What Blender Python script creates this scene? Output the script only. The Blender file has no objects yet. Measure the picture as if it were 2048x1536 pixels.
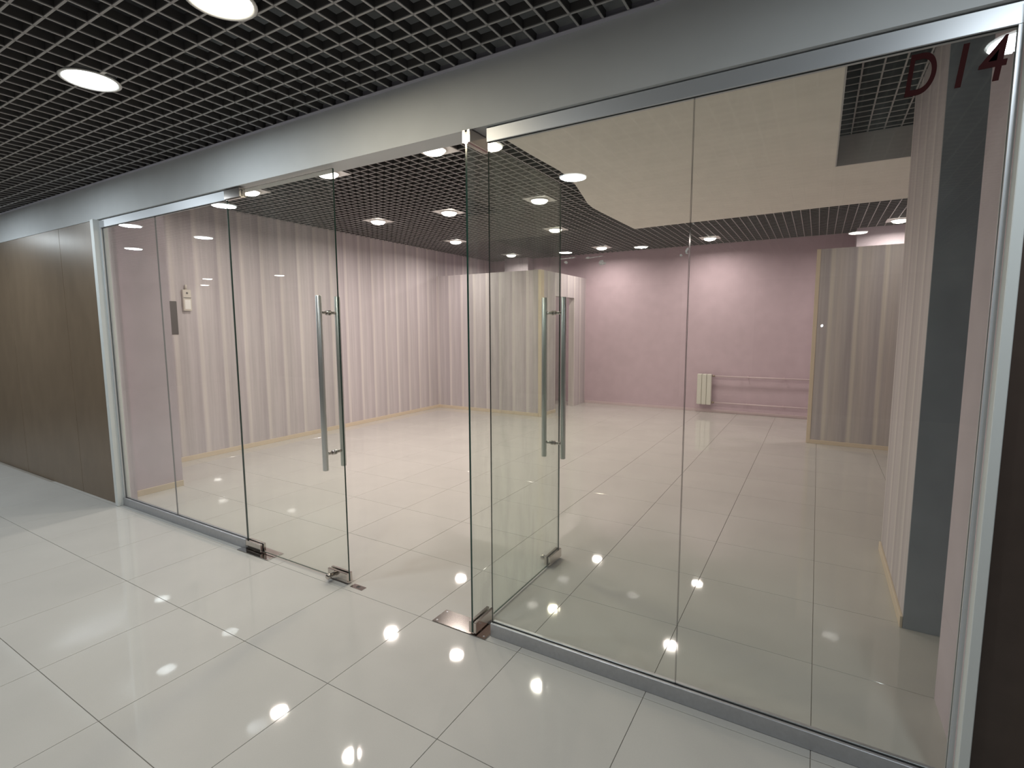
import bpy, bmesh, math, random
from mathutils import Matrix, Vector
random.seed(7)
S = bpy.context.scene
COL = S.collection
PI = math.pi

# ------------------------------------------------------------------ camera
cam_d = bpy.data.cameras.new('camera')
cam = bpy.data.objects.new('camera', cam_d)
COL.objects.link(cam)
CAM = Vector((2.345, -1.974, 1.526))
yaw, pitch, roll = -0.5344, -0.1098, -0.0041
F = Vector((math.sin(yaw)*math.cos(pitch), math.cos(yaw)*math.cos(pitch), math.sin(pitch)))
Rt = Vector((math.cos(yaw), -math.sin(yaw), 0))
U = Rt.cross(F)
R2 = Rt*math.cos(roll)+U*math.sin(roll)
U2 = -Rt*math.sin(roll)+U*math.cos(roll)
m = Matrix((R2, U2, -F)).transposed().to_4x4()
m.translation = CAM
cam.matrix_world = m
cam_d.sensor_width = 36
cam_d.lens = 36*1030.4/2048
cam_d.clip_start = 0.01
cam_d.clip_end = 100
S.camera = cam

# ------------------------------------------------------------------ world, colour management
w = bpy.data.worlds.new('world')
S.world = w
w.use_nodes = True
w.node_tree.nodes['Background'].inputs[0].default_value = (0.8, 0.85, 0.9, 1)
w.node_tree.nodes['Background'].inputs[1].default_value = 0.02
S.view_settings.view_transform = 'Standard'
S.view_settings.look = 'None'
S.view_settings.gamma = 1.0
S.view_settings.use_curve_mapping = False
S.view_settings.exposure = 0.0
S.cycles.use_denoising = True
S.cycles.max_bounces = 10
S.cycles.diffuse_bounces = 5
S.cycles.glossy_bounces = 6
S.cycles.transparent_max_bounces = 24
S.cycles.sample_clamp_indirect = 6.0
S.cycles.caustics_reflective = False
S.cycles.caustics_refractive = False

P_SHOP = 16.0       # watts of one shop downlight
P_HALL = 14.0        # watts of one corridor downlight
C_WARM = (1.0, 0.89, 0.82)
C_COOL = (0.86, 0.95, 1.0)
C_YELL = (1.0, 0.88, 0.66)

# ------------------------------------------------------------------ materials
def mat(name, col, rough=0.6, metal=0.0, spec=0.5, emis=None, es=0.0, coat=0.0):
    m = bpy.data.materials.new(name)
    m.use_nodes = True
    b = m.node_tree.nodes['Principled BSDF']
    b.inputs['Base Color'].default_value = (*col, 1)
    b.inputs['Roughness'].default_value = rough
    b.inputs['Metallic'].default_value = metal
    b.inputs['Specular IOR Level'].default_value = spec
    if coat:
        b.inputs['Coat Weight'].default_value = coat
        b.inputs['Coat Roughness'].default_value = 0.1
    if emis:
        b.inputs['Emission Color'].default_value = (*emis, 1)
        b.inputs['Emission Strength'].default_value = es
    return m

def nd(m, t, **k):
    n = m.node_tree.nodes.new(t)
    for a, v in k.items():
        setattr(n, a, v)
    return n

def lk(m, a, b):
    m.node_tree.links.new(a, b)

def mottle(m, scale=3.0, amt=0.06, detail=4.0, bump=0.0, stretch=(1, 1, 1), rough=0.0):
    """procedural value variation of the base colour in world space plus a light bump"""
    b = m.node_tree.nodes['Principled BSDF']
    c = tuple(b.inputs['Base Color'].default_value)
    g = nd(m, 'ShaderNodeNewGeometry')
    mp = nd(m, 'ShaderNodeMapping'); mp.inputs['Scale'].default_value = stretch
    lk(m, g.outputs['Position'], mp.inputs['Vector'])
    n = nd(m, 'ShaderNodeTexNoise'); n.inputs['Scale'].default_value = scale
    n.inputs['Detail'].default_value = detail
    lk(m, mp.outputs[0], n.inputs['Vector'])
    r = nd(m, 'ShaderNodeMapRange')
    r.inputs['From Min'].default_value = 0.3; r.inputs['From Max'].default_value = 0.7
    r.inputs['To Min'].default_value = 1-amt; r.inputs['To Max'].default_value = 1+amt
    lk(m, n.outputs[0], r.inputs['Value'])
    mx = nd(m, 'ShaderNodeVectorMath', operation='SCALE')
    mx.inputs[0].default_value = c[:3]
    lk(m, r.outputs[0], mx.inputs['Scale'])
    lk(m, mx.outputs[0], b.inputs['Base Color'])
    if bump:
        bp = nd(m, 'ShaderNodeBump'); bp.inputs['Strength'].default_value = bump
        bp.inputs['Distance'].default_value = 0.002
        lk(m, n.outputs[0], bp.inputs['Height'])
        lk(m, bp.outputs[0], b.inputs['Normal'])
    return m

def wallpaper(name, axis, phase, cols, gain=1.0):
    """vertical-striped wallpaper: a pale narrow line, then a shade deepening up to the next line"""
    m = mat(name, cols[1], 0.55, spec=0.3)
    b = m.node_tree.nodes['Principled BSDF']
    g = nd(m, 'ShaderNodeNewGeometry')
    sp = nd(m, 'ShaderNodeSeparateXYZ')
    lk(m, g.outputs['Position'], sp.inputs[0])
    a = nd(m, 'ShaderNodeMath', operation='MULTIPLY_ADD')
    lk(m, sp.outputs[axis], a.inputs[0]); a.inputs[1].default_value = 1/0.2745; a.inputs[2].default_value = phase
    # slow wobble so the stripes are not all the same
    fr = nd(m, 'ShaderNodeMath', operation='FRACT')
    lk(m, a.outputs[0], fr.inputs[0])
    cr = nd(m, 'ShaderNodeValToRGB')
    els = cr.color_ramp.elements
    els[0].position = 0.0; els[0].color = (*cols[1], 1)
    els[1].position = 1.0; els[1].color = (*cols[1], 1)
    for p, c in ((0.05, cols[0]), (0.14, cols[0]), (0.22, cols[1]), (0.42, cols[3]), (0.62, cols[1]), (0.9, cols[2]), (0.97, cols[2])):
        e = els.new(p); e.color = (*c, 1)
    lk(m, fr.outputs[0], cr.inputs[0])
    # woody vertical grain
    mp = nd(m, 'ShaderNodeMapping'); mp.inputs['Scale'].default_value = (38, 38, 1.2)
    lk(m, g.outputs['Position'], mp.inputs['Vector'])
    n = nd(m, 'ShaderNodeTexNoise'); n.inputs['Scale'].default_value = 1.0; n.inputs['Detail'].default_value = 5
    lk(m, mp.outputs[0], n.inputs['Vector'])
    mp2 = nd(m, 'ShaderNodeMapping'); mp2.inputs['Scale'].default_value = (3.1, 3.1, 0.25)
    lk(m, g.outputs['Position'], mp2.inputs['Vector'])
    n2 = nd(m, 'ShaderNodeTexNoise'); n2.inputs['Scale'].default_value = 1.0; n2.inputs['Detail'].default_value = 2
    lk(m, mp2.outputs[0], n2.inputs['Vector'])
    ad = nd(m, 'ShaderNodeMath', operation='ADD')
    lk(m, n.outputs[0], ad.inputs[0]); lk(m, n2.outputs[0], ad.inputs[1])
    r = nd(m, 'ShaderNodeMapRange')
    r.inputs['From Min'].default_value = 0.7; r.inputs['From Max'].default_value = 1.3
    r.inputs['To Min'].default_value = 0.88*gain; r.inputs['To Max'].default_value = 1.1*gain
    lk(m, ad.outputs[0], r.inputs['Value'])
    mx = nd(m, 'ShaderNodeVectorMath', operation='SCALE')
    lk(m, cr.outputs[0], mx.inputs[0]); lk(m, r.outputs[0], mx.inputs['Scale'])
    lk(m, mx.outputs[0], b.inputs['Base Color'])
    return m

def glass(name, tint, haze=0.0, streak=0.0):
    """flat architectural glass: straight transmission, Fresnel mirror, faint dust film with painted haze"""
    m = bpy.data.materials.new(name)
    m.use_nodes = True
    nt = m.node_tree
    nt.nodes.remove(nt.nodes['Principled BSDF'])
    out = nt.nodes['Material Output']
    tr = nd(m, 'ShaderNodeBsdfTransparent'); tr.inputs[0].default_value = (*tint, 1)
    gl = nd(m, 'ShaderNodeBsdfGlossy'); gl.inputs['Roughness'].default_value = 0.0
    gl.inputs[0].default_value = (1, 1, 1, 1)
    lw = nd(m, 'ShaderNodeLayerWeight'); lw.inputs[0].default_value = 0.5
    pw = nd(m, 'ShaderNodeMath', operation='POWER'); lk(m, lw.outputs['Facing'], pw.inputs[0]); pw.inputs[1].default_value = 5
    fr = nd(m, 'ShaderNodeMath', operation='MULTIPLY_ADD'); lk(m, pw.outputs[0], fr.inputs[0])
    fr.inputs[1].default_value = 0.90; fr.inputs[2].default_value = 0.042
    mx = nd(m, 'ShaderNodeMixShader')
    lk(m, fr.outputs[0], mx.inputs[0]); lk(m, tr.outputs[0], mx.inputs[1]); lk(m, gl.outputs[0], mx.inputs[2])
    last = mx
    if haze:
        df = nd(m, 'ShaderNodeBsdfDiffuse'); df.inputs[0].default_value = (0.62, 0.66, 0.62, 1)
        g = nd(m, 'ShaderNodeNewGeometry')
        mp = nd(m, 'ShaderNodeMapping'); mp.inputs['Scale'].default_value = (9, 9, 2.0)
        lk(m, g.outputs['Position'], mp.inputs['Vector'])
        n = nd(m, 'ShaderNodeTexNoise'); n.inputs['Scale'].default_value = 1.2; n.inputs['Detail'].default_value = 6; n.inputs['Distortion'].default_value = 1.2
        lk(m, mp.outputs[0], n.inputs['Vector'])
        r = nd(m, 'ShaderNodeMapRange')
        r.inputs['From Min'].default_value = 0.46; r.inputs['From Max'].default_value = 0.64
        r.inputs['To Min'].default_value = haze; r.inputs['To Max'].default_value = haze+streak
        lk(m, n.outputs[0], r.inputs['Value'])
        # smears plus painted reflection glare, stronger towards the top of the glass
        sp = nd(m, 'ShaderNodeSeparateXYZ'); lk(m, g.outputs['Position'], sp.inputs[0])
        zr = nd(m, 'ShaderNodeMapRange')
        zr.inputs['From Min'].default_value = 1.6; zr.inputs['From Max'].default_value = 2.15
        zr.inputs['To Min'].default_value = 0.35; zr.inputs['To Max'].default_value = 1.0
        lk(m, sp.outputs[2], zr.inputs['Value'])
        ml = nd(m, 'ShaderNodeMath', operation='MULTIPLY'); lk(m, r.outputs[0], ml.inputs[0]); lk(m, zr.outputs[0], ml.inputs[1])
        m2 = nd(m, 'ShaderNodeMixShader')
        lk(m, ml.outputs[0], m2.inputs[0]); lk(m, mx.outputs[0], m2.inputs[1]); lk(m, df.outputs[0], m2.inputs[2])
        last = m2
    lk(m, last.outputs[0], out.inputs['Surface'])
    return m

def tile_mat():
    m = mat('porcelain', (0.55, 0.535, 0.51), 0.09, spec=0.36)
    b = m.node_tree.nodes['Principled BSDF']
    g = nd(m, 'ShaderNodeNewGeometry')
    n = nd(m, 'ShaderNodeTexNoise'); n.inputs['Scale'].default_value = 2.2; n.inputs['Detail'].default_value = 6
    lk(m, g.outputs['Position'], n.inputs['Vector'])
    n2 = nd(m, 'ShaderNodeTexNoise'); n2.inputs['Scale'].default_value = 260; n2.inputs['Detail'].default_value = 2
    lk(m, g.outputs['Position'], n2.inputs['Vector'])
    ad = nd(m, 'ShaderNodeMath', operation='MULTIPLY_ADD')
    lk(m, n2.outputs[0], ad.inputs[0]); ad.inputs[1].default_value = 0.5; lk(m, n.outputs[0], ad.inputs[2])
    oi = nd(m, 'ShaderNodeObjectInfo')
    a3 = nd(m, 'ShaderNodeMath', operation='MULTIPLY_ADD')
    lk(m, oi.outputs['Random'], a3.inputs[0]); a3.inputs[1].default_value = 0.12; lk(m, ad.outputs[0], a3.inputs[2])
    r = nd(m, 'ShaderNodeMapRange')
    r.inputs['From Min'].default_value = 0.5; r.inputs['From Max'].default_value = 1.1
    r.inputs['To Min'].default_value = 0.94; r.inputs['To Max'].default_value = 1.05
    lk(m, a3.outputs[0], r.inputs['Value'])
    mx = nd(m, 'ShaderNodeVectorMath', operation='SCALE'); mx.inputs[0].default_value = (0.55, 0.535, 0.51)
    lk(m, r.outputs[0], mx.inputs['Scale']); lk(m, mx.outputs[0], b.inputs['Base Color'])
    rr = nd(m, 'ShaderNodeMapRange')
    rr.inputs['From Min'].default_value = 0.3; rr.inputs['From Max'].default_value = 0.7
    rr.inputs['To Min'].default_value = 0.02; rr.inputs['To Max'].default_value = 0.06
    lk(m, n.outputs[0], rr.inputs['Value']); lk(m, rr.outputs[0], b.inputs['Roughness'])
    return m

M = {}
M['tile'] = tile_mat()
M['grout'] = mat('grout', (0.29, 0.26, 0.225), 0.9)
WP = ((0.66, 0.615, 0.605), (0.575, 0.53, 0.545), (0.50, 0.455, 0.48), (0.545, 0.505, 0.52))
M['wp_y'] = wallpaper('wallpaper_along_y', 1, -3.5555/0.2745+14, WP)
M['wp_x'] = wallpaper('wallpaper_along_x', 0, 3.053/0.2745, WP)
M['wp_x2'] = wallpaper('wallpaper_short_wall', 0, 3.053/0.2745, ((0.62, 0.58, 0.53), (0.50, 0.465, 0.46), (0.44, 0.41, 0.42), (0.53, 0.49, 0.47)))
M['mauve'] = mottle(mat('mauve_paint', (0.60, 0.475, 0.53), 0.7, spec=0.25), 6, 0.04)
M['lilac'] = mottle(mat('lilac_paint', (0.58, 0.51, 0.56), 0.7, spec=0.25), 6, 0.04)
M['slate'] = mottle(mat('slate_shade', (0.34, 0.375, 0.42), 0.7, spec=0.25), 6, 0.06)  # shade of the unlit pillar front, put into the colour
M['beam'] = mottle(mat('grey_white_paint', (0.66, 0.68, 0.69), 0.6, spec=0.3), 5, 0.03, bump=0.05)
M['gypsum'] = mottle(mat('cream_paint', (0.82, 0.80, 0.74), 0.75, spec=0.2), 5, 0.03)
M['cream'] = mat('cream_trim', (0.68, 0.58, 0.45), 0.5)
M['brown'] = mottle(mat('brown_laminate', (0.20, 0.145, 0.098), 0.30, spec=0.45), 10, 0.07, 6, stretch=(1, 1, 0.4))
M['white_post'] = mat('white_powder_coat', (0.74, 0.77, 0.76), 0.4)
M['alu'] = mottle(mat('anodised_aluminium', (0.50, 0.51, 0.54), 0.38, metal=0.75), 60, 0.05)
M['alu_light'] = mat('pale_aluminium', (0.60, 0.62, 0.65), 0.4, metal=0.4)
M['steel'] = mat('polished_steel', (0.62, 0.58, 0.55), 0.12, metal=1.0)
M['brushed'] = mottle(mat('brushed_steel', (0.62, 0.63, 0.62), 0.34, metal=0.9), 90, 0.12, stretch=(1, 1, 0.05))
M['dark_gap'] = mat('rubber_seal', (0.03, 0.03, 0.03), 0.7)
M['glass'] = glass('clear_glass', (0.955, 0.97, 0.955), 0.012, 0.012)  # slight painted haze veils the clear panes and lowers contrast
M['glass_dust_glare'] = glass('dust_glare_glass', (0.94, 0.965, 0.945), 0.05, 0.17)  # real dust film and painted reflection glare share this haze
M['glass_edge'] = mat('green_glass_edge', (0.02, 0.055, 0.045), 0.15, spec=0.6)
M['glass_edge_pale'] = mat('pale_glass_joint', (0.30, 0.30, 0.31), 0.3)
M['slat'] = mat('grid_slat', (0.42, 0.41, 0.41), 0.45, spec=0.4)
M['slat_shade_side'] = mat('grid_slat_shade_side', (0.10, 0.095, 0.095), 0.5)  # slat sides darkened in colour to stand for unlit depth
M['plenum'] = mat('black_plenum', (0.04, 0.04, 0.043), 0.9)
M['lamp_white'] = mat('lamp_white', (0.85, 0.84, 0.82), 0.35)
M['duct'] = mat('plenum_grey', (0.05, 0.05, 0.052), 0.8)
M['diff_w'] = mat('lit_opal_warm', (0.9, 0.9, 0.9), 0.4, emis=(1, 0.93, 0.84), es=9)
M['diff_c'] = mat('lit_opal_cool', (0.9, 0.9, 0.9), 0.4, emis=(0.93, 1, 1), es=9)
M['diff_y'] = mat('lit_opal_yellow', (0.9, 0.9, 0.9), 0.4, emis=(1, 0.95, 0.78), es=9)
M['diff_dim'] = mat('lit_opal_dim', (0.9, 0.9, 0.9), 0.4, emis=(1, 0.97, 0.92), es=9)
M['radiator'] = mat('radiator_enamel', (0.72, 0.71, 0.64), 0.35)
M['pipe'] = mat('pipe_paint', (0.66, 0.54, 0.56), 0.4)
M['valve'] = mat('valve_brass', (0.35, 0.28, 0.22), 0.4, metal=0.6)
M['plastic'] = mat('white_plastic', (0.62, 0.58, 0.52), 0.4)
M['dark_plastic'] = mat('dark_plastic', (0.12, 0.11, 0.11), 0.5)
M['red'] = mat('dark_red_film', (0.03, 0.004, 0.004), 0.7, spec=0.1)
M['phone'] = mat('phone_shell', (0.02, 0.02, 0.022), 0.3)
M['led'] = mat('flash_led', (1, 1, 1), 0.3, emis=(0.85, 0.93, 1), es=1500)
M['shop_dark'] = mat('far_shopfront', (0.10, 0.09, 0.085), 0.3)
M['shop_pale'] = mottle(mat('far_wall_paint', (0.32, 0.30, 0.28), 0.6), 2, 0.1)

# ------------------------------------------------------------------ mesh helpers
class MB:
    """collects boxes, tubes and prisms in world coordinates, then links them as one mesh object"""
    def __init__(s):
        s.bm = bmesh.new()
    def box(s, x0, x1, y0, y1, z0, z1, bev=0.0, mi=0):
        v = [s.bm.verts.new((x, y, z)) for z in (z0, z1) for y in (y0, y1) for x in (x0, x1)]
        fs = []
        for q in ((0, 2, 3, 1), (4, 5, 7, 6), (0, 1, 5, 4), (2, 6, 7, 3), (0, 4, 6, 2), (1, 3, 7, 5)):
            f = s.bm.faces.new([v[i] for i in q]); f.material_index = mi; fs.append(f)
        if bev:
            es = list({e for f in fs for e in f.edges})
            bmesh.ops.bevel(s.bm, geom=es, offset=bev, segments=1, affect='EDGES')
        return s
    def prism(s, pts, z0, z1, mi=0):
        a = [s.bm.verts.new((x, y, z0)) for x, y in pts]
        b = [s.bm.verts.new((x, y, z1)) for x, y in pts]
        n = len(pts)
        s.bm.faces.new(a[::-1]).material_index = mi
        s.bm.faces.new(b).material_index = mi
        for i in range(n):
            s.bm.faces.new((a[i], a[(i+1) % n], b[(i+1) % n], b[i])).material_index = mi
        return s
    def lathe(s, c, prof, axis='z', n=32, caps=True, mi=0, smooth=True):
        """prof: (radius, offset along axis)"""
        rings = []
        for r, h in prof:
            ring = []
            for k in range(n):
                t = 2*PI*k/n
                p, q = r*math.cos(t), r*math.sin(t)
                d = {'z': (p, q, h), 'y': (p, h, q), 'x': (h, p, q)}[axis]
                ring.append(s.bm.verts.new((c[0]+d[0], c[1]+d[1], c[2]+d[2])))
            rings.append(ring)
        for a, b in zip(rings, rings[1:]):
            for k in range(n):
                f = s.bm.faces.new((a[k], a[(k+1) % n], b[(k+1) % n], b[k])); f.smooth = smooth; f.material_index = mi
        if caps:
            s.bm.faces.new(rings[0]).material_index = mi
            s.bm.faces.new(rings[-1]).material_index = mi
        return s
    def build(s, name, mats, parent=None, **kw):
        bmesh.ops.recalc_face_normals(s.bm, faces=s.bm.faces)
        off = Vector((0, 0, 0))
        if parent is not None:
            p = parent
            while p is not None:
                off += p.location; p = p.parent
        elif 'at' in kw:
            off = Vector(kw['at'])
        bmesh.ops.translate(s.bm, vec=-off, verts=s.bm.verts)
        me = bpy.data.meshes.new(name)
        s.bm.to_mesh(me); s.bm.free()
        for mm in (mats if isinstance(mats, (list, tuple)) else [mats]):
            me.materials.append(mm)
        o = bpy.data.objects.new(name, me)
        COL.objects.link(o)
        if parent is not None:
            o.parent = parent
        elif 'at' in kw:
            o.location = off
        return o

def tag(o, label=None, cat=None, group=None, kind=None):
    if label: o['label'] = label
    if cat: o['category'] = cat
    if group: o['group'] = group
    if kind: o['kind'] = kind
    return o

def empty(name, loc, label, cat, group=None, kind=None):
    o = bpy.data.objects.new(name, None)
    o.empty_display_size = 0.1
    COL.objects.link(o); o.location = loc
    return tag(o, label, cat, group, kind)

def inst(name, me, loc, parent):
    """another object on the same mesh data (loc in world coordinates)"""
    o = bpy.data.objects.new(name, me)
    COL.objects.link(o); o.parent = parent
    o.location = Vector(loc)-parent.location
    return o

def sbox(name, b, mt, label, cat, bev=0.0):
    return tag(MB().box(*b, bev=bev).build(name, mt, at=((b[0]+b[1])/2, (b[2]+b[3])/2, b[4])), label, cat, kind='structure')

# ------------------------------------------------------------------ floor: 60 cm tiles
T = 0.6
floor = tag(MB().box(-12.6, 6.6, -7.8, 8.0, -0.06, -0.0035).build('floor', M['grout']),
            'polished pale porcelain tile floor running from the corridor into the shop', 'floor', kind='structure')
tb = MB().box(0.0012, T-0.0012, 0.0012, T-0.0012, -0.010, 0.0, bev=0.0007)
t0 = tb.build('tile', M['tile'], floor)
tme = t0.data
bpy.data.objects.remove(t0)
for j in range(-4, 13):
    cols = range(-14, 6) if j < 0 else range(-7, 7)
    for i in cols:
        if j < 0 and (j == -4 and (i > 3 or i < -9)):
            continue
        inst('tile', tme, (i*T, j*T, 0), floor)
ex = MB()
for j in range(-13, 0):
    for i in range(-21, 11):
        seen = (j >= -4 and -14 <= i < 6) and not (j == -4 and (i > 3 or i < -9))
        if not seen:
            ex.box(i*T+.0012, (i+1)*T-.0012, j*T+.0012, (j+1)*T-.0012, -0.010, 0.0)
tag(ex.build('tile', M['tile'], floor), kind='stuff')

# ------------------------------------------------------------------ corridor grid ceiling
ZC = 2.69
SW, SH = 0.0088, 0.036
ceil1 = tag(MB().box(-12.6, 6.6, -7.8, 0.16, 3.35, 3.40).build('ceiling', M['plenum']),
            'open-cell grid ceiling of grey slats over the corridor, dark void above', 'ceiling', kind='structure')
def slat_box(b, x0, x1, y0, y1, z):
    b.box(x0, x1, y0, y1, z+0.004, z+SH, mi=1)  # sides above the pale underside carry the painted shade
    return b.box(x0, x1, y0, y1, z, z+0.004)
SM = [M['slat'], M['slat_shade_side']]
def slat_mesh(name, lx, ly):
    me = slat_box(MB(), 0, lx, 0, ly, 0).build(name, SM)
    d = me.data; bpy.data.objects.remove(me)
    return d
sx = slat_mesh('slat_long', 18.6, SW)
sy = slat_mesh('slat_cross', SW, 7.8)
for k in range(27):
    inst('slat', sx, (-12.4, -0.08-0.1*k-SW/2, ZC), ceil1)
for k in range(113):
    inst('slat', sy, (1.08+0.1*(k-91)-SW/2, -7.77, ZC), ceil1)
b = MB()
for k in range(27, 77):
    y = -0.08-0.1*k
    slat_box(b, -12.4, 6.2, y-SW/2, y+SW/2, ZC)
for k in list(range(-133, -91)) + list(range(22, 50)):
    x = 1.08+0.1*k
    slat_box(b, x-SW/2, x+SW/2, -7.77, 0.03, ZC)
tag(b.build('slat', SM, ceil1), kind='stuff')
# wall angle where the grid meets the beam
tag(MB().box(-12.4, 6.2, 0.006, 0.03, ZC-0.003, ZC).box(-12.4, 6.2, 0.027, 0.03, ZC, ZC+0.03).build('trim_1', mat('trim_lilac', (0.46, 0.45, 0.52), 0.4)),
    'thin pale metal edge angle between the corridor grid and the beam', 'edge trim', kind='structure')

# ------------------------------------------------------------------ beam, brown walls, posts
sbox('wall_front', (-12.4, 6.2, 0.03, 0.16, 2.415, 3.35), M['beam'],
     'long pale grey painted beam above the glass shopfront', 'beam')

M['brown_dark'] = mottle(mat('brown_laminate_darker', (0.085, 0.062, 0.052), 0.35, spec=0.3), 10, 0.07)  # darker copy of the brown laminate for the right wall
def brown_wall(name, x0, x1, seams, label, mt='brown'):
    root = tag(MB().box(x0, x1, 0.045, 0.12, 0, 2.414).build(name, M['dark_gap'], at=((x0+x1)/2, 0.08, 0)), label, 'wall', kind='structure')
    xs = [x0]+seams+[x1]
    for a, c in zip(xs, xs[1:]):
        MB().box(a+0.002, c-0.002, 0.03, 0.045, 0.0, 2.413, bev=0.001).build('panel', M[mt], root)
brown_wall('wall_left', -12.4, -2.832, [-11.0, -9.7, -8.4, -7.1, -5.9, -4.88, -3.54],
           'glossy brown laminate panel wall left of the glass shopfront')
brown_wall('wall_right', 2.822, 6.2, [4.1, 5.4], 'laminate wall in a darker brown tone at the right end of the shopfront', 'brown_dark')

sbox('trim_2', (-2.83, -2.78, 0.0, 0.10, 0, 2.414), M['white_post'], 'white vertical end post at the left of the glazing beside the brown wall', 'post', 0.002)
sbox('trim_3', (2.792, 2.82, 0.0, 0.045, 0, 2.414), M['white_post'], 'white vertical end post at the right of the glazing', 'post', 0.002)

# ------------------------------------------------------------------ glazing
GY0, GY1 = 0.055, 0.065
def pane(x0, x1, z0, z1, parent, mt='glass', edge='glass_edge'):
    bb = MB().box(x0, x1, GY0, GY1, z0, z1, mi=0)
    bb.bm.faces.ensure_lookup_table()
    bb.bm.normal_update()
    for f in bb.bm.faces:
        c = f.calc_center_median()
        if abs(c.y-GY0) > 1e-4 and abs(c.y-GY1) > 1e-4:
            f.material_index = 1
    return bb.build('pane', [M[mt], M[edge]], parent)

def fixed_window(name, x0, x1, seam, label, sidepost):
    r = empty(name, ((x0+x1)/2, 0.06, 0), label, 'glazed shopfront', kind='structure')
    # bottom rail: front face, sloped lip, glass slot
    MB().box(x0, x1, 0.04, 0.0545, 0, 0.068, bev=0.002).box(x0, x1, 0.0655, 0.082, 0, 0.068, bev=0.002).box(x0, x1, 0.0545, 0.0655, 0, 0.03).build('bottom_rail', M['alu'], r)
    MB().box(x0, x1, 0.0535, 0.0549, 0.0645, 0.0705).build('seal', M['dark_gap'], r)
    MB().box(x0, x1, 0.045, 0.0545, 2.350, 2.409, bev=0.0015).box(x0, x1, 0.0655, 0.078, 2.350, 2.409, bev=0.0015).box(x0, x1, 0.0545, 0.0655, 2.39, 2.414).build('top_rail', M['alu_light'], r)
    MB().box(x0, x1, 0.0535, 0.0549, 2.347, 2.352).build('seal', M['dark_gap'], r)
    if x0 < 0:      # this joint is filled with clear silicone and barely shows
        pane(x0+.001, seam-0.0004, 0.032, 2.388, r, edge='glass_edge_pale')
        pane(seam+0.0004, x1-.001, 0.032, 2.388, r, edge='glass_edge_pale')
    else:
        pane(x0+.001, seam-0.0015, 0.032, 2.388, r)
        pane(seam+0.0015, x1-.001, 0.032, 2.388, r)
    a, c = sidepost
    MB().box(a, c, 0.046, 0.0545, 0.068, 2.35).box(a, c, 0.0655, 0.075, 0.068, 2.35).build('side_channel', M['alu_light'], r)
    return r
fixed_window('window_1', -2.78, -1.005, -1.922, 'two fixed glass panes left of the doors with aluminium rails', (-2.78, -2.765))
win2 = fixed_window('window_2', 1.022, 2.79, 1.915, 'two tall fixed glass panes right of the open door with aluminium rails', (2.777, 2.79))

# adhesive residue left on the right panes
M['residue'] = mottle(mat('adhesive_residue', (0.55, 0.52, 0.50), 0.8), 150, 0.35)
def residue(parent, pts):
    bb = MB()
    a = [bb.bm.verts.new((x, 0.0546, z)) for x, z in pts]
    b_ = [bb.bm.verts.new((x, 0.0549, z)) for x, z in pts]
    n = len(pts)
    bb.bm.faces.new(a); bb.bm.faces.new(b_[::-1])
    for i in range(n):
        bb.bm.faces.new((a[i], b_[i], b_[(i+1) % n], a[(i+1) % n]))
    return bb.build('glue_mark', M['residue'], parent)
residue(win2, [(1.3861, 1.8114), (1.4529, 1.8129), (1.4529, 1.8170), (1.3861, 1.8145)])
residue(win2, [(1.5111, 1.8058), (1.5741, 1.8114), (1.5740, 1.8144), (1.5199, 1.8092), (1.5110, 1.8149), (1.4978, 1.8077)])
residue(win2, [(1.5639, 1.7751), (1.5746, 1.7765), (1.5874, 1.7776), (1.5894, 1.7855), (1.5809, 1.7880), (1.5765, 1.7963), (1.5636, 1.7952), (1.5573, 1.7836)])
residue(win2, [(1.9035, 1.7960), (1.9126, 1.7953), (1.9069, 1.8031), (1.9138, 1.8135), (1.9100, 1.8193), (1.9047, 1.8161), (1.8996, 1.8055)])
residue(win2, [(1.8838, 1.7864), (1.8928, 1.7895), (1.8871, 1.7972), (1.8798, 1.7959)])
residue(win2, [(1.4072, 1.7933), (1.4165, 1.7906), (1.4210, 1.7986), (1.4118, 1.8034), (1.4025, 1.7999)])
residue(win2, [(1.9289, 1.9009), (1.9286, 1.9081), (1.9217, 1.9034)])

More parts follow.
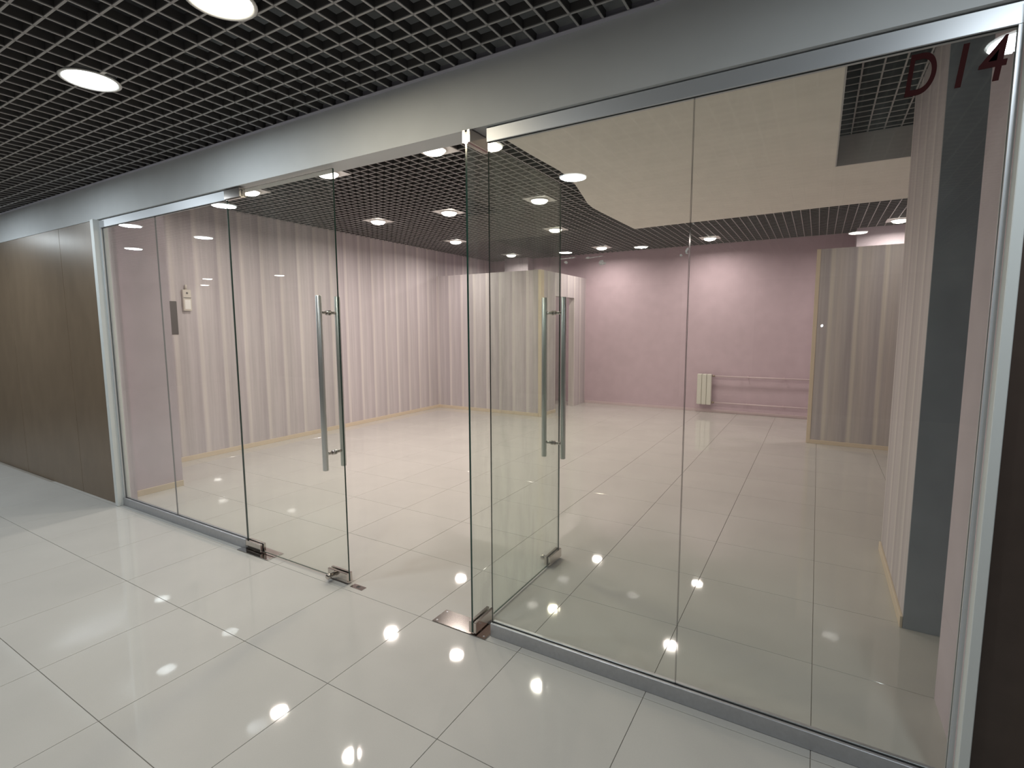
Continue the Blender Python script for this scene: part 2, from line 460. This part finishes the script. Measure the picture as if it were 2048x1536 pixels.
# ------------------------------------------------------------------ glass doors (built closed about the hinge, then turned)
def glass_door(name, x0, x1, label, mt, hinge_side, knob):
    """leaf between x0 and x1 in the glass plane; returns the root at the hinge edge"""
    hx = x0 if hinge_side < 0 else x1
    r = empty(name, (hx, 0.06, 0), label, 'glass door', kind='structure')
    pane(x0, x1, 0.012, 2.398, r, mt)
    s = 1 if hinge_side < 0 else -1
    def fitting(nm, a, c, z0, z1, t=0.016):
        lo, hi = min(a, c), max(a, c)
        MB().box(lo, hi, GY0-t, GY0-.0003, z0, z1, bev=0.0015).box(lo, hi, GY1+.0003, GY1+t, z0, z1, bev=0.0015).box(lo, hi, GY0-.004, GY1+.004, z0-.004, z0+.004).build(nm, M['steel'], r)
    fitting('bottom_hinge_fitting', hx, hx+s*0.165, 0.010, 0.066)
    fitting('top_hinge_fitting', hx, hx+s*0.165, 2.352, 2.408)
    fx = hx+s*(x1-x0)
    fitting('lock_fitting', fx+s*0.003, fx-s*0.165, 0.012, 0.068)
    lk_o = MB().lathe((fx-s*0.12, GY0-0.016, 0.038), [(0.0, 0), (0.011, 0), (0.011, -0.02), (0.017, -0.022), (0.017, -0.040), (0.012, -0.045), (0, -0.045)], 'y', 20, caps=False).build('lock_knob', M['steel'], r)
    # long tubular pull handle on both faces
    hxh = fx-s*0.085
    h = MB().lathe((hxh, GY0-0.030, 0.795), [(0.0075, 0), (0.0075, 0.07)], 'y', 16).lathe((hxh, GY0-0.030, 1.612), [(0.0075, 0), (0.0075, 0.07)], 'y', 16).build('standoff', M['steel'], r)
    MB().lathe((hxh, GY0-0.0005, 0.795), [(0.014, 0), (0.014, -0.008), (0.008, -0.009)], 'y', 16).lathe((hxh, GY0-0.0005, 1.612), [(0.014, 0), (0.014, -0.008), (0.008, -0.009)], 'y', 16).lathe((hxh, GY1+0.0005, 0.795), [(0.014, 0), (0.014, 0.008), (0.008, 0.009)], 'y', 16).lathe((hxh, GY1+0.0005, 1.612), [(0.014, 0), (0.014, 0.008), (0.008, 0.009)], 'y', 16).build('washer', M['steel'], h)
    for yy in (0.06-0.066, 0.06+0.066):
        MB().lathe((hxh, yy, 0.700), [(0.0, 0), (0.0155, 0.0), (0.0165, 0.002), (0.0165, 1.006), (0.0155, 1.008), (0, 1.008)], 'z', 24, caps=False).build('handle_bar', M['brushed'], r)
    # standoff posts reach the bars
    MB().lathe((hxh, 0.0, 0.795), [(0.0085, -0.004), (0.0085, 0.055)], 'y', 14).lathe((hxh, 0.0, 1.612), [(0.0085, -0.004), (0.0085, 0.055)], 'y', 14).lathe((hxh, 0.12, 0.795), [(0.0085, -0.055), (0.0085, 0.004)], 'y', 14).lathe((hxh, 0.12, 1.612), [(0.0085, -0.055), (0.0085, 0.004)], 'y', 14).build('handle_arm', M['steel'], r)
    return r
d1 = glass_door('door_1', -1.000, 0.003, 'closed frameless glass door leaf left of the opening with long steel handle', 'glass', -1, True)
d2 = glass_door('door_2', 0.010, 1.013, 'frameless glass door leaf standing open into the shop, dusty, with steel handle', 'glass_dust_glare', 1, True)
d2.rotation_euler = (0, 0, math.radians(-89.7))
d2.location = (0.938, 0.006, 0)

# steel fittings in and on the floor
def cover_plate(x0, x1, label):
    r = empty('floor_hinge_plate', ((x0+x1)/2, 0.06, 0), label, 'floor plate', 'steel floor plates under the doors')
    MB().box(x0, x1, 0.0, 0.122, 0.0003, 0.004, bev=0.0012).build('plate', M['steel'], r)
    for x in (x0+.02, x1-.02):
        for y in (0.018, 0.104):
            MB().lathe((x, y, 0.004), [(0.006, 0), (0.0045, 0.0012)], 'z', 12).build('screw', M['alu'], r)
    MB().lathe((x0+0.055 if x0 < 0 else x1-0.075, 0.061, 0.004), [(0.012, 0), (0.010, 0.008)], 'z', 16).build('pivot', M['steel'], r)
cover_plate(-1.045, -0.705, 'polished steel floor plate under the closed left door hinge')
cover_plate(0.685, 1.018, 'polished steel floor plate under the hinge of the open door')
sp = empty('strike_plate', (0.08, 0.055, 0), 'small steel strike plate with a keyhole set in the threshold floor', 'strike plate')
pb = MB()
pb.box(0.033, 0.13, 0.035, 0.045, 0.0003, 0.002).box(0.033, 0.13, 0.064, 0.074, 0.0003, 0.002).box(0.033, 0.070, 0.045, 0.064, 0.0003, 0.002).box(0.092, 0.13, 0.045, 0.064, 0.0003, 0.002)
pb.build('plate', M['steel'], sp)
MB().box(0.070, 0.092, 0.045, 0.064, 0.0002, 0.0006).build('bolt_hole', M['dark_gap'], sp)

# ------------------------------------------------------------------ shop shell
ZS = 2.94
wl = sbox('wall_left.001', (-4.0, -3.87, 0.16, 7.9, 0, 3.4), M['wp_y'], 'long shop side wall in striped mauve and cream wallpaper, left of the doors', 'wall')
sbox('wall_back', (-4.0, 4.3, 7.7, 7.9, 0, 3.4), M['mauve'], 'plain mauve painted back wall of the shop above the radiator', 'wall')
sbox('wall_right.001', (4.17, 4.3, 0.16, 7.7, 0, 3.4), M['mauve'], 'mauve side wall of the shop behind the striped pillar', 'wall')
sbox('pillar', (-3.87, -2.93, 0.16, 0.61, 0, 3.35), M['lilac'], 'lilac painted pillar inside the glass at the left end', 'pillar')
sbox('wall_front.001', (-2.93, -2.80, 0.10, 0.16, 0, 2.414), M['lilac'], 'narrow lilac return beside the left end post', 'wall')
sbox('pillar.001', (2.835, 4.17, 0.10, 0.60, 0, 3.35), M['lilac'], 'lilac painted pillar inside the glass at the right end', 'pillar')
rp = sbox('pillar.002', (2.79, 3.45, 1.16, 2.22, 0, 3.35), M['wp_y'], 'pillar with striped wallpaper side and front coloured slate grey as unlit shade near the right glazing', 'pillar')
MB().box(2.791, 3.449, 1.152, 1.1595, 0.0, 3.2).build('shaded_front', M['slate'], rp)  # thin sheet in a darker colour paints the front as unlit

# back-left cubicle: front partition, side with a doorway
H = 2.478
cub = tag(MB().box(-3.87, -1.72, 5.77, 5.88, 0, H).build('wall_back.001', M['wp_x'], at=(-2.8, 5.8, 0)),
          'striped wallpaper partition across the back left corner of the shop', 'partition', kind='structure')
MB().box(-1.72, -1.665, 5.765, 5.88, 0, H, bev=0.002).build('corner_strip', M['cream'], cub)
side = tag(MB().box(-1.78, -1.67, 5.88, 6.33, 0, H).box(-1.78, -1.67, 7.14, 7.70, 0, H).box(-1.78, -1.67, 6.33, 7.14, 2.07, H).build('wall_back.002', M['wp_y'], at=(-1.72, 6.8, 0)),
           'striped side of the back left partition with a doorway beside the mauve wall', 'partition', kind='structure')
sbox('wall_back.003', (-3.4, -2.84, 7.45, 7.70, 0, 3.35), M['lilac'], 'pale pillar showing above the back left partition', 'pillar')
# back-right screen
scr = tag(MB().box(2.325, 3.6, 5.72, 5.83, 0, 2.487).build('wall_back.004', M['wp_x2'], at=(2.9, 5.8, 0)),
          'striped wallpaper screen wall in front of the back right corner', 'partition', kind='structure')
MB().box(2.28, 2.325, 5.715, 5.83, 0, 2.487, bev=0.002).build('corner_strip', M['cream'], scr)
sbox('wall_back.005', (2.76, 4.17, 7.25, 7.70, 0, 3.35), M['lilac'], 'brightly lit lilac pillar above the back right screen wall', 'pillar')

# skirtings
def skirt(name, b_, label, mt='cream'):
    return tag(MB().box(*b_, bev=0.0015).build(name, M[mt], at=((b_[0]+b_[1])/2, (b_[2]+b_[3])/2, 0)), label, 'skirting', kind='structure')
skirt('baseboard_left', (-3.87, -3.858, 0.61, 5.77, 0, 0.055), 'thin cream skirting along the long striped side wall')
skirt('baseboard_left.001', (-2.93, -2.918, 0.16, 0.61, 0, 0.055), 'short cream skirting at the foot of the left lilac pillar')
skirt('baseboard_back', (-3.858, -1.72, 5.758, 5.77, 0, 0.055), 'cream skirting under the back left partition')
skirt('baseboard_back.001', (-1.67, -1.658, 5.88, 6.33, 0, 0.055), 'short cream skirting before the cubicle doorway')
skirt('baseboard_back.002', (-1.66, 2.6, 7.688, 7.70, 0, 0.05), 'mauve painted skirting along the back wall', 'pipe')
skirt('baseboard_back.003', (2.325, 3.55, 5.708, 5.72, 0, 0.05), 'cream skirting at the foot of the right screen wall')
skirt('baseboard_right', (2.778, 2.79, 1.152, 2.22, 0, 0.06), 'cream skirting along the striped side of the right pillar')

# ------------------------------------------------------------------ shop grid ceiling
ceil2 = tag(MB().box(-3.87, 4.17, 0.16, 7.7, 3.35, 3.40).build('ceiling.001', M['plenum']),
            'open-cell grid ceiling of mauve grey slats over the shop, dark void above', 'ceiling', kind='structure')
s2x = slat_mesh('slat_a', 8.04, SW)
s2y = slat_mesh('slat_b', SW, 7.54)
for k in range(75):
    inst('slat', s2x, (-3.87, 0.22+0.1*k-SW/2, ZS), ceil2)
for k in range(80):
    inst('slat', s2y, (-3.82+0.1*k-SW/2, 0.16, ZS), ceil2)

# dropped cream plasterboard field with the square recess
ZP = 2.72
left = [(0.558, 0.162), (0.556, 1.32), (0.568, 1.75), (0.556, 1.95), (0.515, 2.18), (0.437, 2.50), (0.345, 2.87), (0.322, 3.05), (0.318, 3.28), (0.335, 4.395)]
pts_a = [(x, y) for x, y in left if y < 2.75]+[(0.372, 2.76), (2.39, 2.76), (2.39, 0.162)]
pts_d = [(0.372, 2.76)]+[(x, y) for x, y in left if y > 2.76]+[(4.17, 4.17), (4.17, 2.76)]
cp = MB().prism(pts_a, ZP, ZS-0.002).prism(pts_d, ZP, ZS-0.002).box(3.3, 4.17, 0.162, 2.76, ZP, ZS-0.002).box(2.39, 3.3, 0.162, 0.34, ZP, ZS-0.002)
tag(cp.build('ceiling.002', M['gypsum']), 'smooth cream dropped ceiling field with an angled edge and square recess', 'ceiling', kind='structure')
# greyish lining of the recess
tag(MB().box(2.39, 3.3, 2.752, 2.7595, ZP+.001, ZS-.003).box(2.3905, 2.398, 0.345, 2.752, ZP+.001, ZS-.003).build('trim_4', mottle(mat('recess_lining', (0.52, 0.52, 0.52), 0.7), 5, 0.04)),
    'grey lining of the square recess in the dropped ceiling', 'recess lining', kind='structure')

# ------------------------------------------------------------------ downlights
def area(loc, power, color, parent, rad=0.085, spread=168):
    l = bpy.data.lights.new('lamp_light', 'AREA')
    l.shape = 'DISK'; l.size = rad*2; l.energy = power; l.color = color
    l.spread = math.radians(spread)
    o = bpy.data.objects.new('lamp_light', l)
    COL.objects.link(o); o.parent = parent
    o.location = Vector(loc)-parent.location
    return o

def shop_light(x, y, label, power=P_SHOP, color=C_WARM, dm='diff_w'):
    r = empty('ceiling_downlight', (x, y, ZS), label, 'ceiling light', 'round downlights in the shop ceiling')
    n = 32
    pl = MB()
    # square mounting plate with a round hole, turned parallel to the grid
    h = 0.148
    bm = pl.bm
    inner = [bm.verts.new((x+0.094*math.cos(2*PI*k/n), y+0.094*math.sin(2*PI*k/n), ZS-0.002)) for k in range(n)]
    outer = []
    for k in range(n):
        t = 2*PI*k/n; c, s_ = math.cos(t), math.sin(t); q = h/max(abs(c), abs(s_))
        outer.append(bm.verts.new((x+q*c, y+q*s_, ZS-0.002)))
    for k in range(n):
        bm.faces.new((inner[k], inner[(k+1) % n], outer[(k+1) % n], outer[k]))
    ret = bmesh.ops.extrude_face_region(bm, geom=list(bm.faces))
    bmesh.ops.translate(bm, vec=(0, 0, 0.003), verts=[g for g in ret['geom'] if isinstance(g, bmesh.types.BMVert)])
    pl.build('mounting_plate', M['lamp_white'], r)
    MB().lathe((x, y, ZS), [(0.096, -0.002), (0.106, -0.006), (0.104, -0.012), (0.094, -0.013), (0.090, 0.0), (0.088, 0.05)], 'z', 32, caps=False).build('trim_ring', M['lamp_white'], r)
    MB().lathe((x, y, ZS), [(0.0899, -0.010), (0.086, -0.024), (0.070, -0.036), (0.040, -0.044), (0.0, -0.046)], 'z', 32, caps=False).build('diffuser', M[dm], r)
    area((x, y, ZS-0.050), power, color, r)
    return r

def hall_light(x, y, label, power=P_HALL, color=C_COOL, dm='diff_c', far=False):
    r = empty('corridor_downlight', (x, y, ZC), label, 'ceiling light', 'round downlights in the corridor ceiling')
    MB().lathe((x, y, ZC), [(0.100, 0.0), (0.118, -0.002), (0.120, -0.006), (0.112, -0.009), (0.104, -0.006), (0.100, 0.03)], 'z', 32, caps=False).build('trim_ring', M['lamp_white'], r)
    MB().lathe((x, y, ZC), [(0.103, -0.004), (0.08, -0.008), (0.0, -0.010)], 'z', 32, caps=False).build('diffuser', M[dm], r)
    if not far:
        MB().box(x+0.108, x+0.150, y-0.008, y+0.008, ZC-0.004, ZC-0.001).build('spring_clip', M['lamp_white'], r)
    area((x, y, ZC-0.013), power, color, r, 0.095, 180)
    return r

shop_light(-2.80, 1.40, 'shop downlight seen through the closed door leaf near its hinge')
shop_light(-1.60, 1.39, 'shop downlight at the top corner of the closed door leaf')
shop_light(-0.37, 1.40, 'largest yellowish shop downlight just left of the open door', color=C_YELL, dm='diff_y')
shop_light(-2.78, 3.20, 'shop downlight nearest the striped side wall in the second row')
shop_light(-1.65, 3.27, 'shop downlight in the second row left of the open door edge')
shop_light(-0.41, 3.30, 'shop downlight shining through the dusty open door leaf')
shop_light(-2.88, 5.05, 'shop downlight of the third row close to the open door edge')
shop_light(-1.02, 4.97, 'shop downlight just past the free edge of the open door', color=C_YELL, dm='diff_y')
shop_light(0.80, 4.95, 'shop downlight of the third row hidden behind the cream ceiling field', P_SHOP*0.8)
shop_light(3.20, 4.95, 'shop downlight hidden by the striped pillar before the screen wall', P_SHOP*0.45)
shop_light(-2.92, 6.91, 'shop downlight over the back left partition')
shop_light(-1.07, 6.97, 'shop downlight near the back wall left of the radiator')
shop_light(0.77, 6.95, 'shop downlight near the back wall throwing the bright patch')
shop_light(3.21, 6.80, 'shop downlight over the back right screen wall')

HL = [(-6.20, -0.86, 1), (-4.40, -0.86, 1), (-2.57, -0.86, 1), (-0.658, -0.775, 1), (0.450, -0.80, 2), (2.99, -0.90, 1),
      (-6.28, -1.70, 1), (-4.49, -1.72, 1), (0.64, -1.73, 1)]
HLAB = ['corridor downlight farthest left in the row by the beam', 'corridor downlight outside the brown wall', 'corridor downlight outside the left window',
        'bluish corridor downlight at the upper left of the picture', 'yellowish corridor downlight cut by the top edge of the picture',
        'corridor downlight mirrored in the right end of the glass', 'far left corridor downlight of the second row',
        'corridor downlight of the second row left of the camera', 'corridor downlight of the second row above the camera']
for (x, y, c), lb in zip(HL, HLAB):
    if c == 2:
        hall_light(x, y, lb, P_HALL*0.8, C_YELL, 'diff_y')
    else:
        hall_light(x, y, lb, P_HALL*(0.75 if y < -1.5 else 1.0))
for q, (x, y) in enumerate([(-11.9, -5.8), (-10.05, -4.85), (-7.95, -5.25), (-1.12, -5.42), (0.05, -5.50), (2.71, -5.80)]):
    hall_light(x, y, 'corridor downlight of the far row, %s' % ['at the very far left end', 'second from the far left end', 'above the left shopfronts',
               'left of the middle shopfront', 'over the middle shopfront', 'at the right end'][q], P_HALL*0.5, (1, 0.96, 0.9), 'diff_dim', True)

# ------------------------------------------------------------------ radiator and pipes on the back wall
rad = empty('radiator', (0.652, 7.62, 0.14), 'small white four-section radiator on the mauve back wall', 'radiator')
for k in range(3):
    x0 = 0.533+k*0.0815
    MB().box(x0, x0+0.077, 7.565, 7.66, 0.145, 0.688, bev=0.008).build('section', M['radiator'], rad)
for z in (0.185, 0.655):
    MB().lathe((0.530, 7.62, z), [(0.016, 0), (0.016, 0.245)], 'x', 14).build('header_tube', M['radiator'], rad)
for x in (0.58, 0.73):
    for z in (0.22, 0.62):
        MB().box(x-.01, x+.01, 7.66, 7.70, z-.01, z+.01).build('wall_bracket', M['alu'], rad)
def pipe(z, label):
    r = empty('heating_pipe', (1.5, 7.63, z), label, 'heating pipe', 'heating pipes to the radiator')
    MB().lathe((0.80, 7.635, z), [(0.011, 0), (0.011, 1.95)], 'x', 14).build('tube', M['pipe'], r)
    MB().lathe((0.775, 7.635, z), [(0.016, 0), (0.018, 0.01), (0.018, 0.035), (0.013, 0.045)], 'x', 14).lathe((0.80, 7.60, z), [(0.010, 0), (0.013, -0.02)], 'y', 12).build('valve', M['valve'], r)
    for x in (1.35, 1.9, 2.4):
        MB().box(x-.006, x+.006, 7.63, 7.70, z-.016, z+.016).build('clip', M['pipe'], r)
pipe(0.655, 'upper pink-white heating pipe along the back wall')
pipe(0.185, 'lower pink-white heating pipe just above the back wall skirting')

# ------------------------------------------------------------------ fittings on the striped side wall
sw = empty('alarm_panel', (-3.865, 1.245, 1.72), 'white alarm control box on the striped wall seen through the left window', 'control box')
MB().box(-3.87, -3.835, 1.200, 1.290, 1.725, 1.965, bev=0.004).build('housing', M['plastic'], sw)
MB().box(-3.835, -3.832, 1.214, 1.276, 1.745, 1.85, bev=0.001).build('cover_flap', M['lamp_white'], sw)
MB().lathe((-3.835, 1.245, 1.925), [(0.012, 0), (0.010, 0.005)], 'x', 16).build('lens', M['dark_plastic'], sw)
MB().box(-3.836, -3.8335, 1.205, 1.285, 1.868, 1.876).build('slot', M['dark_plastic'], sw)
MB().lathe((-3.855, 1.245, 1.965), [(0.013, 0), (0.013, 0.04), (0.006, 0.055)], 'z', 14).build('aerial', M['plastic'], sw)
dk = empty('wall_plate', (-3.866, 1.10, 1.46), 'tall dark grey plate on the striped wall below the white box', 'wall plate')
MB().box(-3.87, -3.862, 1.064, 1.140, 1.462, 1.830, bev=0.002).build('plate', M['dark_plastic'], dk)

# ------------------------------------------------------------------ unit lettering on the glass
sg = empty('unit_number', (2.66, 0.0545, 2.2), 'dark red unit number lettering on the glass at the top right', 'lettering')
def letter(ch, x, z, size, sx_):
    cu = bpy.data.curves.new('letter', 'FONT')
    cu.body = ch; cu.size = size; cu.extrude = 0.0006; cu.offset = 0.001; cu.shear = 0.15
    o = bpy.data.objects.new('letter', cu)
    me = bpy.data.meshes.new_from_object(o)
    bpy.data.objects.remove(o)
    me.materials.clear(); me.materials.append(M['red'])
    o = bpy.data.objects.new('letter', me); COL.objects.link(o); o.parent = sg
    o.rotation_euler = (PI/2, 0, 0); o.scale = (sx_, 1, 1)
    o.location = Vector((x, 0.0538, z))-sg.location
letter('D', 2.525, 2.215, 0.17, 0.62)
letter('1', 2.625, 2.215, 0.17, 0.75)
letter('4', 2.695, 2.215, 0.17, 0.75)

# ------------------------------------------------------------------ the phone that took the picture (its flash mirrors in the glass)
ph = empty('phone', tuple(CAM), 'black phone held at the viewpoint with its flash lit', 'phone')
Mi = cam.matrix_world.to_3x3()
def local_box(nm, c, s_, mt, bev=0.0):
    bm = bmesh.new()
    bmesh.ops.create_cube(bm, size=1)
    bmesh.ops.scale(bm, vec=s_, verts=bm.verts)
    if bev:
        bmesh.ops.bevel(bm, geom=list(bm.edges), offset=bev, segments=2, affect='EDGES')
    bmesh.ops.translate(bm, vec=c, verts=bm.verts)
    bmesh.ops.rotate(bm, cent=(0, 0, 0), matrix=Mi, verts=bm.verts)
    me = bpy.data.meshes.new(nm); bm.to_mesh(me); bm.free(); me.materials.append(mt)
    o = bpy.data.objects.new(nm, me); COL.objects.link(o); o.parent = ph
    return o
local_box('body', (0.055, -0.020, 0.016), (0.150, 0.072, 0.008), M['phone'], 0.003)
local_box('flash_led', (0.016, 0.0, 0.0112), (0.010, 0.010, 0.001), M['led'])

# ------------------------------------------------------------------ other side of the corridor (only mirrored in the glass)
sbox('wall_front.002', (-12.4, 6.2, -7.75, -7.6, 0, 3.35), M['shop_pale'], 'pale wall on the far side of the corridor', 'wall')
k = 0
for x0, x1, lb in ((-11.5, -8.6, 'leftmost'), (-7.6, -4.4, 'second from left'), (-3.2, 0.2, 'third from left'), (1.4, 4.6, 'rightmost')):
    k += 1
    r = empty('window_%d' % (k+2), ((x0+x1)/2, -7.58, 0), 'dark closed shopfront across the corridor, %s' % lb, 'shopfront', kind='structure')
    MB().box(x0, x1, -7.598, -7.575, 0.1, 2.3).build('pane', M['shop_dark'], r)
    MB().box(x0-.05, x0, -7.6, -7.55, 0, 2.35).box(x1, x1+.05, -7.6, -7.55, 0, 2.35).box(x0, x1, -7.6, -7.55, 2.3, 2.36).box(x0, x1, -7.6, -7.55, 0, 0.1).build('frame', M['shop_pale'], r)
sbox('wall_left.002', (-12.6, -12.4, -7.75, 0.12, 0, 3.35), M['shop_pale'], 'end wall of the corridor far to the left', 'wall')
sbox('wall_right.002', (6.2, 6.4, -7.75, 0.12, 0, 3.35), M['shop_pale'], 'end wall of the corridor to the right', 'wall')
